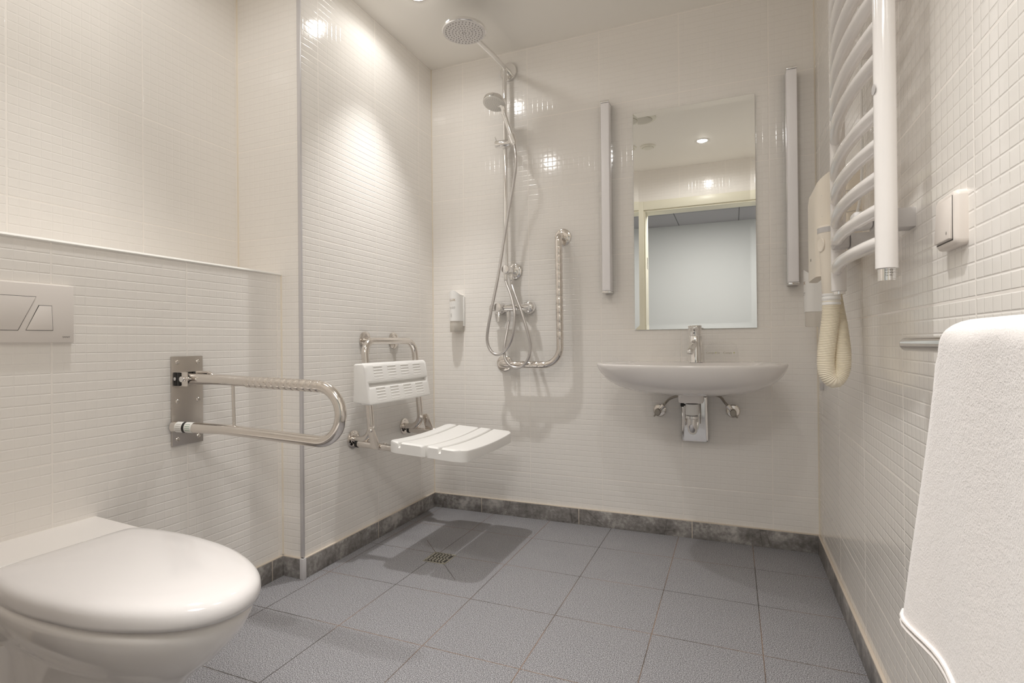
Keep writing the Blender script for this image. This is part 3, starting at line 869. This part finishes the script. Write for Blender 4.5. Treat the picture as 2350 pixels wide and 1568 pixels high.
# ------------------------------------------------------------------ WASHBASIN
BX = 1.318
wb = thing('washbasin', 'wide white wall-hung washbasin under the mirror', 'washbasin', (BX, 0, .66))
ZR = .7790
ctrl = [(1.075, 0.0), (1.020, -.11), (.972, -.22), (.958, -.285), (.972, -.345), (1.020, -.415), (1.110, -.475), (1.215, -.510), (BX, -.520)]
rgt = [(1.428, -.510), (1.535, -.475), (1.615, -.415), (1.655, -.350), (1.667, -.285), (1.655, -.22), (1.612, -.11), (1.566, 0.0)]
sm = spline([(x, y, 0) for x, y in ctrl+rgt], 5)
OUT = [(p.x, min(p.y, 0)) for p in sm]
BC = (BX, -.20)
def bring(k, z, ky=None, cy=None, flat=True):
    ky = k if ky is None else ky
    r = []
    for x, y in OUT:
        yy = BC[1]+(y-BC[1])*ky
        if y > -1e-4 and flat: yy = 0.003
        r.append(V((BC[0]+(x-BC[0])*k, min(yy, 0.003), z)))
    return r
bm = B()
hull = [(.20, .653), (.34, .6545), (.48, .659), (.60, .6665), (.70, .676), (.79, .689), (.86, .704), (.915, .721), (.955, .739), (.982, .755), (.996, .767), (1.0, .7735), (.998, .777), (.992, .7795)]
rings = [bring(k, z) for k, z in hull]
inner = [(.975, .7800), (.955, .7785)]
rings += [bring(k, z) for k, z in inner]
# interior bowl: the tap ledge stays at the back
def inring(k, z, yk):
    r = []
    for x, y in OUT:
        yy = -.275+(y+.275)*k*.92
        yy = min(yy, -.125) if y > -.13 else yy
        yy = max(yy, -.49)
        r.append(V((BC[0]+(x-BC[0])*k, yy, z)))
    return r
rings += [inring(.90, .7755, 0), inring(.86, .766, 0), inring(.78, .735, 0), inring(.62, .705, 0), inring(.40, .690, 0), inring(.12, .686, 0)]
loft(bm, rings)
obj('basin', bm, M['ceramic'], wb, angle=65)
bm = B()   # drain shroud under the bowl
S = rrect(1.2680, -.20, 1.3670, -.085, .02, 5)
loft(bm, [[V((1.3175+(x-1.3175)*k, -.1425+(y+.1425)*k, z)) for x, y in S] for k, z in ((.93, .613), (.97, .615), (1.0, .625), (1.0, .675))])
obj('drain_shroud', bm, M['ceramic'], wb)
bm = B(); lathe(bm, [(.021, 0), (.024, .002), (.020, .003), (.006, .0035)], (BX, -.26, .6875), (0, 0, 1), 24); obj('waste', bm, M['chrome'], wb)

# tap
tp = thing('basin_tap', 'chrome single lever tap standing on the washbasin', 'tap', (1.334, -.098, .779))
bm = B(); lathe(bm, [(.0290, 0), (.0290, .002), (.0278, .005), (.0270, .05), (.0258, .109), (.0250, .1105)], (1.3345, -.098, .7765), (-.02, 0, 1), 32)
tube(bm, [(1.331, -.106, .862), (1.326, -.130, .850), (1.3195, -.172, .833), (1.318, -.186, .826)], [.0150, .0142, .0132, .0130], 18)
obj('tap_body', bm, M['chrome'], tp)
bm = B(); lathe(bm, [(.0130, 0), (.0142, .003), (.0142, .012)], (1.3165, -.190, .815), (.1, .25, 1), 20); obj('aerator', bm, M['chrome'], tp)
bm = B(); lathe(bm, [(.0252, 0), (.0256, .002), (.0262, .036), (.0275, .041), (.0262, .0435), (.012, .0445)], (1.3322, -.098, .8885), (-.02, 0, 1), 32)
prism(bm, [(-.118, .906), (-.150, .917), (-.153, .923), (-.148, .927), (-.10, .930), (-.10, .910)], 'x', 1.3150, 1.3480, .0025, 3)
lv = obj('lever', bm, M['chrome'], tp)
bm = B(); lathe(bm, [(.0026, 0), (.0026, .0012)], (1.3290, -.1245, .900), (0, -1, 0), 10); plabel(obj('index_dot', bm, M['black'], lv), 'dark temperature dot')

# clear printed pouch beside the tap
pk = thing('toiletry_pouch', 'clear plastic wrapper with small print standing on the basin beside the tap', 'wrapper', (1.432, -.050, .779))
bm = B()
prof = [(1.352, .7805), (1.358, .800), (1.372, .838), (1.384, .853), (1.400, .8575), (1.480, .8575), (1.494, .850), (1.500, .82), (1.503, .7805)]
rings = []
for i, s in enumerate((-.030, -.026, -.012, .012, .026, .030)):
    k = (.90, .97, 1.0, 1.0, .97, .90)[i]
    rings.append([V((1.428+(x-1.428)*k, -.052+s, .7805+(z-.7805)*k)) for x, z in prof])
loft(bm, rings); obj('film', bm, M['film'], pk)
bm = B()
lettering(bm, 'Campa', .0118, (1.3745, -.0835, .8125), (1, 0, 0), (0, 0, 1), .0002); lettering(bm, 'ile', .0118, (1.4175, -.0835, .8125), (1, 0, 0), (0, 0, 1), .0002)
lettering(bm, 'Campa', .0118, (1.4415, -.0835, .8125), (1, 0, 0), (0, 0, 1), .0002)
obj('print', bm, M['olive'], pk)
for x0 in (1.4125, 1.4835):
    bm = B()
    for i in range(4):
        lathe(bm, [(.0013, 0), (.0013, .0004)], (x0+.0018*cos(i*pi/2), -.0835, .8165+.0022*sin(i*pi/2)), (0, -1, 0), 8)
    obj('print_dots', bm, M['green'], pk)
bm = B(); tube(bm, [(1.384, -.078, .8545), (1.400, -.078, .8585), (1.480, -.078, .8585)], .0007, 6); tube(bm, [(1.3525, -.078, .790), (1.372, -.078, .838), (1.386, -.078, .852)], .0006, 6); obj('seam', bm, M['film'], pk)

# trap and cover plate
tr = thing('basin_trap', 'chrome waste pipe and rectangular chrome wall cover under the washbasin', 'waste pipe', (1.318, 0, .43))
bm = B()
cx0, cx1, cz0, cz1 = 1.268, 1.377, .428, .632
S = rrect(cx0, cz0, cx1, cz1, .008, 4)
def cover(ins, y, tilt=0.0):
    return [V((x, y-tilt*(z-.53), z)) for x, z in rrect(cx0+ins, cz0+ins, cx1-ins, cz1-ins, .008, 4)]
loft(bm, [cover(0, .002), cover(0, -.020), cover(.002, -.0245, .02), cover(.006, -.0265, .035), cover(.012, -.027, .04)])
obj('wall_cover', bm, M['chrome'], tr)
bm = B(); lathe(bm, [(.020, 0), (.0265, .002), (.0265, .046), (.022, .048)], (1.3180, -.118, .556), (0, 0, 1), 26); plabel(obj('collar', bm, M['plastic'], tr), 'pale plastic collar')
bm = B(); lathe(bm, [(.024, 0), (.026, .002), (.026, .012), (.024, .014)], (1.3180, -.118, .606), (0, 0, 1), 26); plabel(obj('gap_shade', bm, M['dark'], tr), 'near-black ring painting the shaded gap')  # shade of the gap below the shroud, put into a near-black ring
bm = B(); lathe(bm, [(.0235, 0), (.0262, .002), (.0262, .012), (.0235, .014)], (1.3180, -.118, .541), (0, 0, 1), 26)
tube(bm, fillet([(1.318, -.118, .556), (1.318, -.118, .488), (1.3195, -.004, .488)], [0, .030, 0], 10), .0190, 20); obj('pipe', bm, M['chrome'], tr)
bm = B(); lathe(bm, [(.007, 0), (.009, .002), (.009, .012), (.006, .014)], (1.286, -.118, .598), (-1, 0, 0), 12); tube(bm, [(1.30, -.118, .598), (1.286, -.118, .598)], .004, 8); plabel(obj('plug_rod_knob', bm, M['black'], tr), 'black knob of the pop-up rod')
bm = B(); tube(bm, [(1.290, -.10, .59), (1.286, -.06, .55), (1.285, -.032, .50)], .003, 8); obj('rod', bm, M['steel'], tr)
bm = B(); tube(bm, [(1.345, -.10, .60), (1.3475, -.06, .55), (1.346, -.032, .51)], .002, 8); obj('rod', bm, M['steel'], tr)

# angle valves
def angle_valve(label, x, z, side, pts):
    t = thing('angle_valve', label, 'valve', (x, 0, z), 'angle valves under the washbasin')
    bm = B(); lathe(bm, [(.0285, 0), (.0285, .004), (.024, .009), (.012, .011)], (x, 0, z), (0, -1, 0), 28); obj('rosette', bm, M['steel'], t)
    bm = B(); lathe(bm, [(.012, 0), (.012, .030), (.0135, .032), (.0135, .052), (.011, .054)], (x, -.008, z), (0, -1, 0), 20)
    d = V((-side*.62, -.05, .78)).normalized()
    lathe(bm, [(.009, 0), (.009, .022), (.0105, .022), (.0105, .036), (.008, .038)], V((x, -.042, z)), d, 14); obj('valve_body', bm, M['steel'], t)
    bm = B(); lathe(bm, [(.0135, 0), (.0150, .003), (.0150, .012), (.012, .015)], (x, -.060, z), (0, -1, 0), 18, sx=.85, sy=1.1)
    tube(bm, [(x, -.066, z), (x+side*.017, -.066, z-.020)], [.007, .003], 10); obj('valve_handle', bm, M['braid'], t)
    s = V((x, -.042, z))+d*.034
    bm = B(); tube(bm, spline([s, s+d*.02]+pts, 6), .0055, 12); obj('hose', bm, M['braid'], t)
angle_valve('left angle valve with braided hose under the washbasin', 1.1715, .5565, -1, [(1.225, -.08, .618), (1.262, -.10, .634), (1.298, -.105, .640), (1.318, -.105, .655)])
angle_valve('right angle valve with braided hose under the washbasin', 1.4775, .5645, 1, [(1.425, -.08, .634), (1.390, -.10, .644), (1.350, -.105, .646), (1.322, -.105, .658)])

# ------------------------------------------------------------------ HAIRDRYER
hd_ = thing('hairdryer', 'cream wall hairdryer with looped corrugated hose behind the towel radiator', 'hairdryer', (W, -.71, 1.04))
bm = B()
S = [(W, -.815), (1.735, -.815)] + [(1.735-.042*sin(radians(a)), -.775-.040*cos(radians(a))) for a in range(10, 91, 10)] + [(1.693, -.66)] + [(1.735-.042*cos(radians(a)), -.645+.040*sin(radians(a))) for a in range(10, 91, 10)] + [(W, -.605)]
def up(x, y): return 1.295 + .045*min(1, (x-1.693)/.07)**.6
loft(bm, [[V((x, y, 1.040+.075*max(0, (x-1.72)/.079))) for x, y in S], [V((x, y, 1.27)) for x, y in S], [V((x+.004*(1-(x-1.693)/.106), y, up(x, y)) ) for x, y in S]])
obj('housing', bm, M['cream'], hd_)
for z in (1.262, 1.205):
    bm = B(); tube(bm, [(1.7975, -.8156, z+.006), (1.735, -.8156, z), (1.7075, -.805, z-.002)], .0008, 6)
    obj('panel_line', bm, M['greyplastic'], hd_)
bm = B(); lettering(bm, 'hairdryer', .008, (1.728, -.8157, 1.228), (1, 0, 0.12), (0, 0, 1), .0002); obj('print', bm, M['ink'], hd_)
bm = B(); lettering(bm, 'I O', .012, (1.6926, -.69, 1.095), (0, -1, 0), (0, 0, 1), .0002); obj('switch_print', bm, M['ink'], hd_)
HX, HY = 1.7185, -.842
bm = B(); lathe(bm, [(.0195, 0), (.0215, .004), (.0215, .060), (.0235, .120), (.0250, .160), (.0250, .178), (.022, .182)], (HX+.004, HY, .988), (-.035, 0, 1), 30); hp = obj('handpiece', bm, M['cream'], hd_)
bm = B(); lathe(bm, [(.0256, 0), (.0256, .014)], (HX-.0015, HY, 1.150), (-.035, 0, 1), 30); plabel(obj('nozzle_ring', bm, M['greyplastic'], hp), 'pale grey ring')
bm = B(); lathe(bm, [(.011, 0), (.0125, .001), (.011, .003), (.004, .0015)], (HX-.0195, HY-.012, 1.118), (-.85, -.5, 0), 20, sx=1.0, sy=1.6); obj('button', bm, M['cream'], hp)
bm = B(); tube(bm, spline([(W-.006, -.835, 1.80), (W-.006, -.85, 1.60), (W-.007, -.865, 1.42), (W-.008, -.85, 1.25), (W-.020, -.80, 1.16)], 8), .0035, 8); obj('cable', bm, M['plastic'], hd_)
bm = B(); lathe(bm, [(.0222, 0), (.0222, .006), (.0208, .008), (.0208, .012), (.0222, .014), (.0222, .02), (.0208, .022), (.0222, .024), (.0222, .03)], (HX+.004, HY, .958), (0, 0, 1), 28); plabel(obj('hose_collar', bm, M['plastic'], hd_), 'white ribbed collar')
HP = spline([(1.7225, HY, .972), (1.7205, HY, .93), (1.7130, HY-.004, .87), (1.7075, HY-.006, .815), (1.7110, HY-.006, .776), (1.7270, HY-.004, .7585), (1.7430, HY+.002, .783), (1.7470, HY+.008, .83), (1.7430, HY+.025, .90), (1.7360, HY+.055, .98), (1.734, HY+.09, 1.055)], 80)
bm = B()
ln = 0.0; rs = []
for i, p in enumerate(HP):
    if i: ln += (p-HP[i-1]).length
    rs.append(.0209+.0008*sin(2*pi*ln/.0043))
tube(bm, HP, rs, 22); obj('corrugated_hose', bm, M['creamhose'], hd_)

# small grey hook low on the wall corner
bm = B(); box(bm, (W-.011, -.135, .672), (W, -.123, .706), .001); tag(obj('wall_hook', bm, M['greyplastic'], loc=(W, -.129, .672)), 'small grey tab on the corner tiles below the hairdryer hose', 'hook')

# ------------------------------------------------------------------ TOWEL RADIATOR
ra = thing('towel_radiator', 'white towel radiator with curved rungs on the right wall', 'radiator', (W, -1.13, 1.0))
XA = W-.072
YN, YFar = -1.378, -.925
for y, nm in ((YN, 'near'), (YFar, 'far')):
    bm = B(); lathe(bm, [(.0140, 0), (.0168, .0015), (.0168, .90), (.0140, .902)], (XA, y, .986), (0, 0, 1), 28); up_ = obj('upright', bm, M['enamel'], ra)
    bm = B(); lathe(bm, [(.0135, 0), (.0135, .022 if nm == 'near' else .008)], (XA, y, .966 if nm == 'near' else .979), (0, 0, 1), 24)
    cap = obj('end_plug', bm, M['chrome'], up_)
    if nm == 'near':
        bm = B()
        for i, tx in enumerate(('METAL PRO', 'INSTAL PRO', 'Typ 100 C')):
            lettering(bm, tx, .0034, (XA-.006, y-.0138, .9822-i*.0044), (1, 0, 0), (0, 0, 1), .0001)
        obj('print', bm, M['ink'], up_)
        bm = B(); lathe(bm, [(.009, 0), (.009, .0006)], (XA-.0167, y-.003, 1.30), (-1, -.1, 0), 20); plabel(obj('badge', bm, M['greyplastic'], up_), 'small grey round badge')
zs = [1.035+.058*i for i in range(5)] + [1.360+.058*i for i in range(8)]
for z in zs:
    pts = []
    for k in range(21):
        t = k/20; y = YN+(YFar-YN)*t
        pts.append((XA-.003-.022*(1-(2*t-1)**2), y, z+.004*t))
    bm = B(); tube(bm, pts, .0128, 16); obj('rung', bm, M['enamel'], ra)
for y0, y1, z in ((-1.268, -1.222, 1.095), (-1.048, -1.000, 1.092)):
    for dz in (0, .45):
        bm = B(); box(bm, (W-.066, y0, z-.019+dz), (W+.003, y1, z+.019+dz), .004); box(bm, (W-.100, y0+.004, z-.014+dz), (W-.066, y1-.004, z+.020+dz), .006); obj('wall_bracket', bm, M['greyplastic'] if dz == 0 else M['enamel'], ra)

# ------------------------------------------------------------------ LIGHT SWITCH
sw = thing('light_switch', 'pale square rocker switch on the right wall above the towel', 'switch', (W, -1.467, 1.044))
bm = B()
sy, sz = -1.4665, 1.04425
def srect(ins, x): return [V((x, sy+p[0], sz+p[1])) for p in rrect(-.041+ins, -.04125+ins, .041-ins, .04125-ins, .009, 5)]
loft(bm, [srect(0, W), srect(0, W-.010), srect(.0012, W-.0135), srect(.004, W-.016), srect(.008, W-.0165)])
obj('switch_frame', bm, M['switch'], sw)
bm = B(); prism(bm, [(W-.012, 1.013), (W-.0215, 1.0135), (W-.0175, 1.077), (W-.012, 1.0775)], 'y', -1.4985, -1.4345, .002, 2); obj('rocker', bm, M['switch'], sw)
bm = B(); box(bm, (W-.0169, -1.5000, 1.0110), (W-.0165, -1.4325, 1.0125)); box(bm, (W-.0169, -1.5000, 1.0110), (W-.0165, -1.4988, 1.078)); plabel(obj('rocker_gap', bm, M['dark'], sw), 'dark line round the rocker')
bm = B(); tube(bm, [(W-.0212, -1.488, 1.021), (W-.0210, -1.490, 1.0235), (W-.0208, -1.488, 1.026), (W-.0210, -1.486, 1.0235)], .0004, 6, closed=True); obj('symbol', bm, M['ink'], sw)

# ------------------------------------------------------------------ TOWEL RAIL AND TOWEL
tw = thing('towel_rail', 'chrome double towel rail carrying the white towel', 'towel rail', (W, -1.52, .857))
XT = W-.081; XT2 = W-.060
bm = B(); lathe(bm, [(.004, 0), (.008, .0015), (.0100, .005), (.0104, .009), (.0104, .72)], (XT, -1.522, .857), (0, -1, 0), 24); obj('front_bar', bm, M['chrome'], tw)
bm = B(); lathe(bm, [(.004, 0), (.008, .0015), (.0098, .005), (.0098, .62)], (XT2, -1.615, .8625), (0, -1, 0), 24); obj('rear_bar', bm, M['chrome'], tw)
bm = B(); box(bm, (W-.012, -2.12, .83), (W, -2.07, .91), .003); tube(bm, [(W-.01, -2.095, .857), (XT, -2.095, .857)], .009, 14); tube(bm, [(W-.01, -2.095, .8625), (XT2, -2.095, .8625)], .009, 14); obj('rail_bracket', bm, M['chrome'], tw)

# towel: a thick sheet folded over both bars
def towel():
    bm = B()
    L, nu, nv = [], 60, 30
    th = .011
    # profile in (x, z): front hem up, over the bars, down the back
    def prof(s):
        # s in metres from the front hem
        zb_f, zt = .498, .8790
        xf = W-.098
        hf = zt-.014-zb_f
        if s < hf:
            t = s/hf
            return xf-.012*(1-t)**1.5+.004*sin(t*pi), zb_f+s
        s -= hf
        arc = pi*.024
        if s < arc:
            a = s/arc*pi
            return (xf+.028)-.028*cos(a), zt-.014+.016*sin(a)
        s -= arc
        return xf+.056, zt-.014-s
    hf = .8790-.014-.498; tot = hf+pi*.024+.20
    grid = []
    for i in range(nu+1):
        s = tot*i/nu
        x, z = prof(s)
        row = []
        t = min(1, s/hf)
        yl_ = -1.630-.080*t**1.4 if s < hf else -1.712
        yr_ = -2.06
        for j in range(nv+1):
            f = j/nv
            y = yl_+(yr_-yl_)*f
            fold = .0045*sin(f*9.0+1.1)*(1-t)+.003*sin(f*17+s*9)*(1-t*.6) if s < hf else 0
            edge = .006*max(0, 1-f/.06)
            row.append(V((x-fold+edge, y, z + (.004*sin(f*7)*(1-t) if s < hf else 0) - (.020*max(0, 1-f/.10)**2 if abs(s-hf-.037) < .06 else 0))))
        grid.append(row)
    vs = [[bm.verts.new(p) for p in r] for r in grid]
    for i in range(nu):
        for j in range(nv): bm.faces.new((vs[i][j], vs[i][j+1], vs[i+1][j+1], vs[i+1][j]))
    return bm
t_root = thing('towel', 'white terry towel hanging over the chrome rail on the right', 'towel', (W-.08, -1.85, .50))
o = obj('cloth', towel(), M['towel'], t_root)
sol = o.modifiers.new('s', 'SOLIDIFY'); sol.thickness = .011; sol.offset = 0
sub = o.modifiers.new('d', 'SUBSURF'); sub.levels = 2; sub.render_levels = 2
tx = bpy.data.textures.new('terry', 'CLOUDS'); tx.noise_scale = .004
dm = o.modifiers.new('p', 'DISPLACE'); dm.texture = tx; dm.strength = .0006; dm.mid_level = .5
bm = B()
for k in range(2):
    pts = []
    for j in range(25):
        f = j/24; y = -1.632+(-2.06+1.632)*f
        fold = .0045*sin(f*9.0+1.1)+.003*sin(f*17)
        pts.append((W-.116-fold+.006*max(0, 1-f/.06)-.0005, y, .499+k*.007+.004*sin(f*7)))
    tube(bm, pts, .0026, 8)
obj('hem', bm, M['hem'], t_root)

# ------------------------------------------------------------------ CEILING FITTINGS
def downlight(label, x, y):
    t = thing('downlight', label, 'lamp', (x, y, H), 'ceiling downlights')
    bm = B(); lathe(bm, [(.044, 0), (.043, -.003), (.036, -.004), (.034, -.001), (.034, 0)], (x, y, H), (0, 0, 1), 36); obj('trim_ring', bm, M['chrome'], t)
    bm = B(); lathe(bm, [(.0335, -.0003), (.031, -.004), (.022, -.008), (.010, -.0095)], (x, y, H), (0, 0, 1), 30); obj('lens', bm, M['lens'], t)
    return t
LIGHTS = [(.270, -.560), (.140, -1.600), (1.288, -1.665)]
for (x, y), lb in zip(LIGHTS, ('round downlight in the ceiling over the shower', 'round downlight in the ceiling over the toilet', 'lit downlight seen reflected in the mirror')):
    downlight(lb, x, y)
def vent(label, x, y, r):
    t = thing('ceiling_vent', label, 'vent', (x, y, H), 'round ceiling vents')
    bm = B(); lathe(bm, [(r, 0), (r*.98, -.008), (r*.74, -.013), (r*.70, -.010)], (x, y, H), (0, 0, 1), 40, capb=True); obj('vent_ring', bm, M['vent'], t)
    bm = B(); lathe(bm, [(r*.68, -.0102), (r*.68, -.016), (r*.6, -.018), (.01, -.0185)], (x, y, H), (0, 0, 1), 36); obj('vent_disc', bm, M['ventdark'] if r > .07 else M['vent'], t)
vent('larger round ceiling vent at the top left of the mirror reflection', .945, -1.095, .088)
vent('smaller round ceiling vent lower in the mirror reflection', .906, -1.620, .056)
# corridor ceiling lamp, behind the photographer
cl = thing('ceiling_panel_lamp', 'square ceiling panel lamp in the corridor behind the doorway', 'lamp', (1.25, -2.68, CZ))
bm = B()
for lo, hi in (((.95, -2.93), (1.55, -2.915)), ((.95, -2.445), (1.55, -2.43)), ((.95, -2.915), (.965, -2.445)), ((1.535, -2.915), (1.55, -2.445))):
    box(bm, (lo[0], lo[1], CZ-.012), (hi[0], hi[1], CZ))
obj('lamp_frame', bm, M['alu'], cl)
bm = B(); box(bm, (.965, -2.915, CZ-.006), (1.535, -2.445, CZ-.001)); obj('lamp_panel', bm, M['panel'], cl)

# ------------------------------------------------------------------ LIGHT
def spot(nm, x, y, e, ang, blend):
    l = bpy.data.lights.new(nm, 'SPOT'); l.energy = e; l.spot_size = radians(ang); l.spot_blend = blend
    l.shadow_soft_size = .022; l.color = (1.0, .985, .965)
    o = bpy.data.objects.new(nm, l); COL.objects.link(o); o.location = (x, y, H-.022)
for (x, y), eb, es in zip(LIGHTS, (24, 12, 24), (1.3, 2.1, 3.0)):
    spot('downlight_beam', x, y, eb, 72, 1.0)
    spot('downlight_spill', x, y, es, 172, .35)
l = bpy.data.lights.new('corridor_lamp_light', 'AREA'); l.shape = 'RECTANGLE'; l.size = .55; l.size_y = .45; l.energy = 8; l.color = (1.0, .97, .93)
o = bpy.data.objects.new('corridor_lamp_light', l); COL.objects.link(o); o.location = (1.25, -2.68, CZ-.010)
w = bpy.data.worlds.new('World'); SC.world = w; w.use_nodes = True
w.node_tree.nodes['Background'].inputs[0].default_value = (.8, .8, .8, 1); w.node_tree.nodes['Background'].inputs[1].default_value = .05

# ------------------------------------------------------------------ CAMERA
f = 1228.7514; pitch, roll, yaw = .0037, -.0092, .3912
F = V((-sin(yaw), cos(yaw), 0)); R = V((cos(yaw), sin(yaw), 0)); U = V((0, 0, 1))
F, U = cos(pitch)*F+sin(pitch)*U, -sin(pitch)*F+cos(pitch)*U
R, U = cos(roll)*R+sin(roll)*U, -sin(roll)*R+cos(roll)*U
cam = bpy.data.cameras.new('camera'); cam.sensor_width = 36; cam.sensor_fit = 'HORIZONTAL'; cam.lens = f/2350*36; cam.clip_start = .02
co = bpy.data.objects.new('camera', cam); COL.objects.link(co)
Bk = -F
co.matrix_world = Matrix(((R.x, U.x, Bk.x, 1.4791), (R.y, U.y, Bk.y, -2.4839), (R.z, U.z, Bk.z, .8633), (0, 0, 0, 1)))
SC.camera = co

# ------------------------------------------------------------------ colour management, sampling depth
vs_ = SC.view_settings
SC.display_settings.display_device = 'sRGB'
vs_.view_transform = 'Standard'; vs_.look = 'None'; vs_.gamma = 1.0; vs_.use_curve_mapping = False
vs_.exposure = 1.36
cy = SC.cycles
cy.max_bounces = 14; cy.diffuse_bounces = 8; cy.glossy_bounces = 6; cy.transmission_bounces = 6; cy.transparent_max_bounces = 8
cy.sample_clamp_indirect = 6.0; cy.caustics_reflective = False; cy.caustics_refractive = False
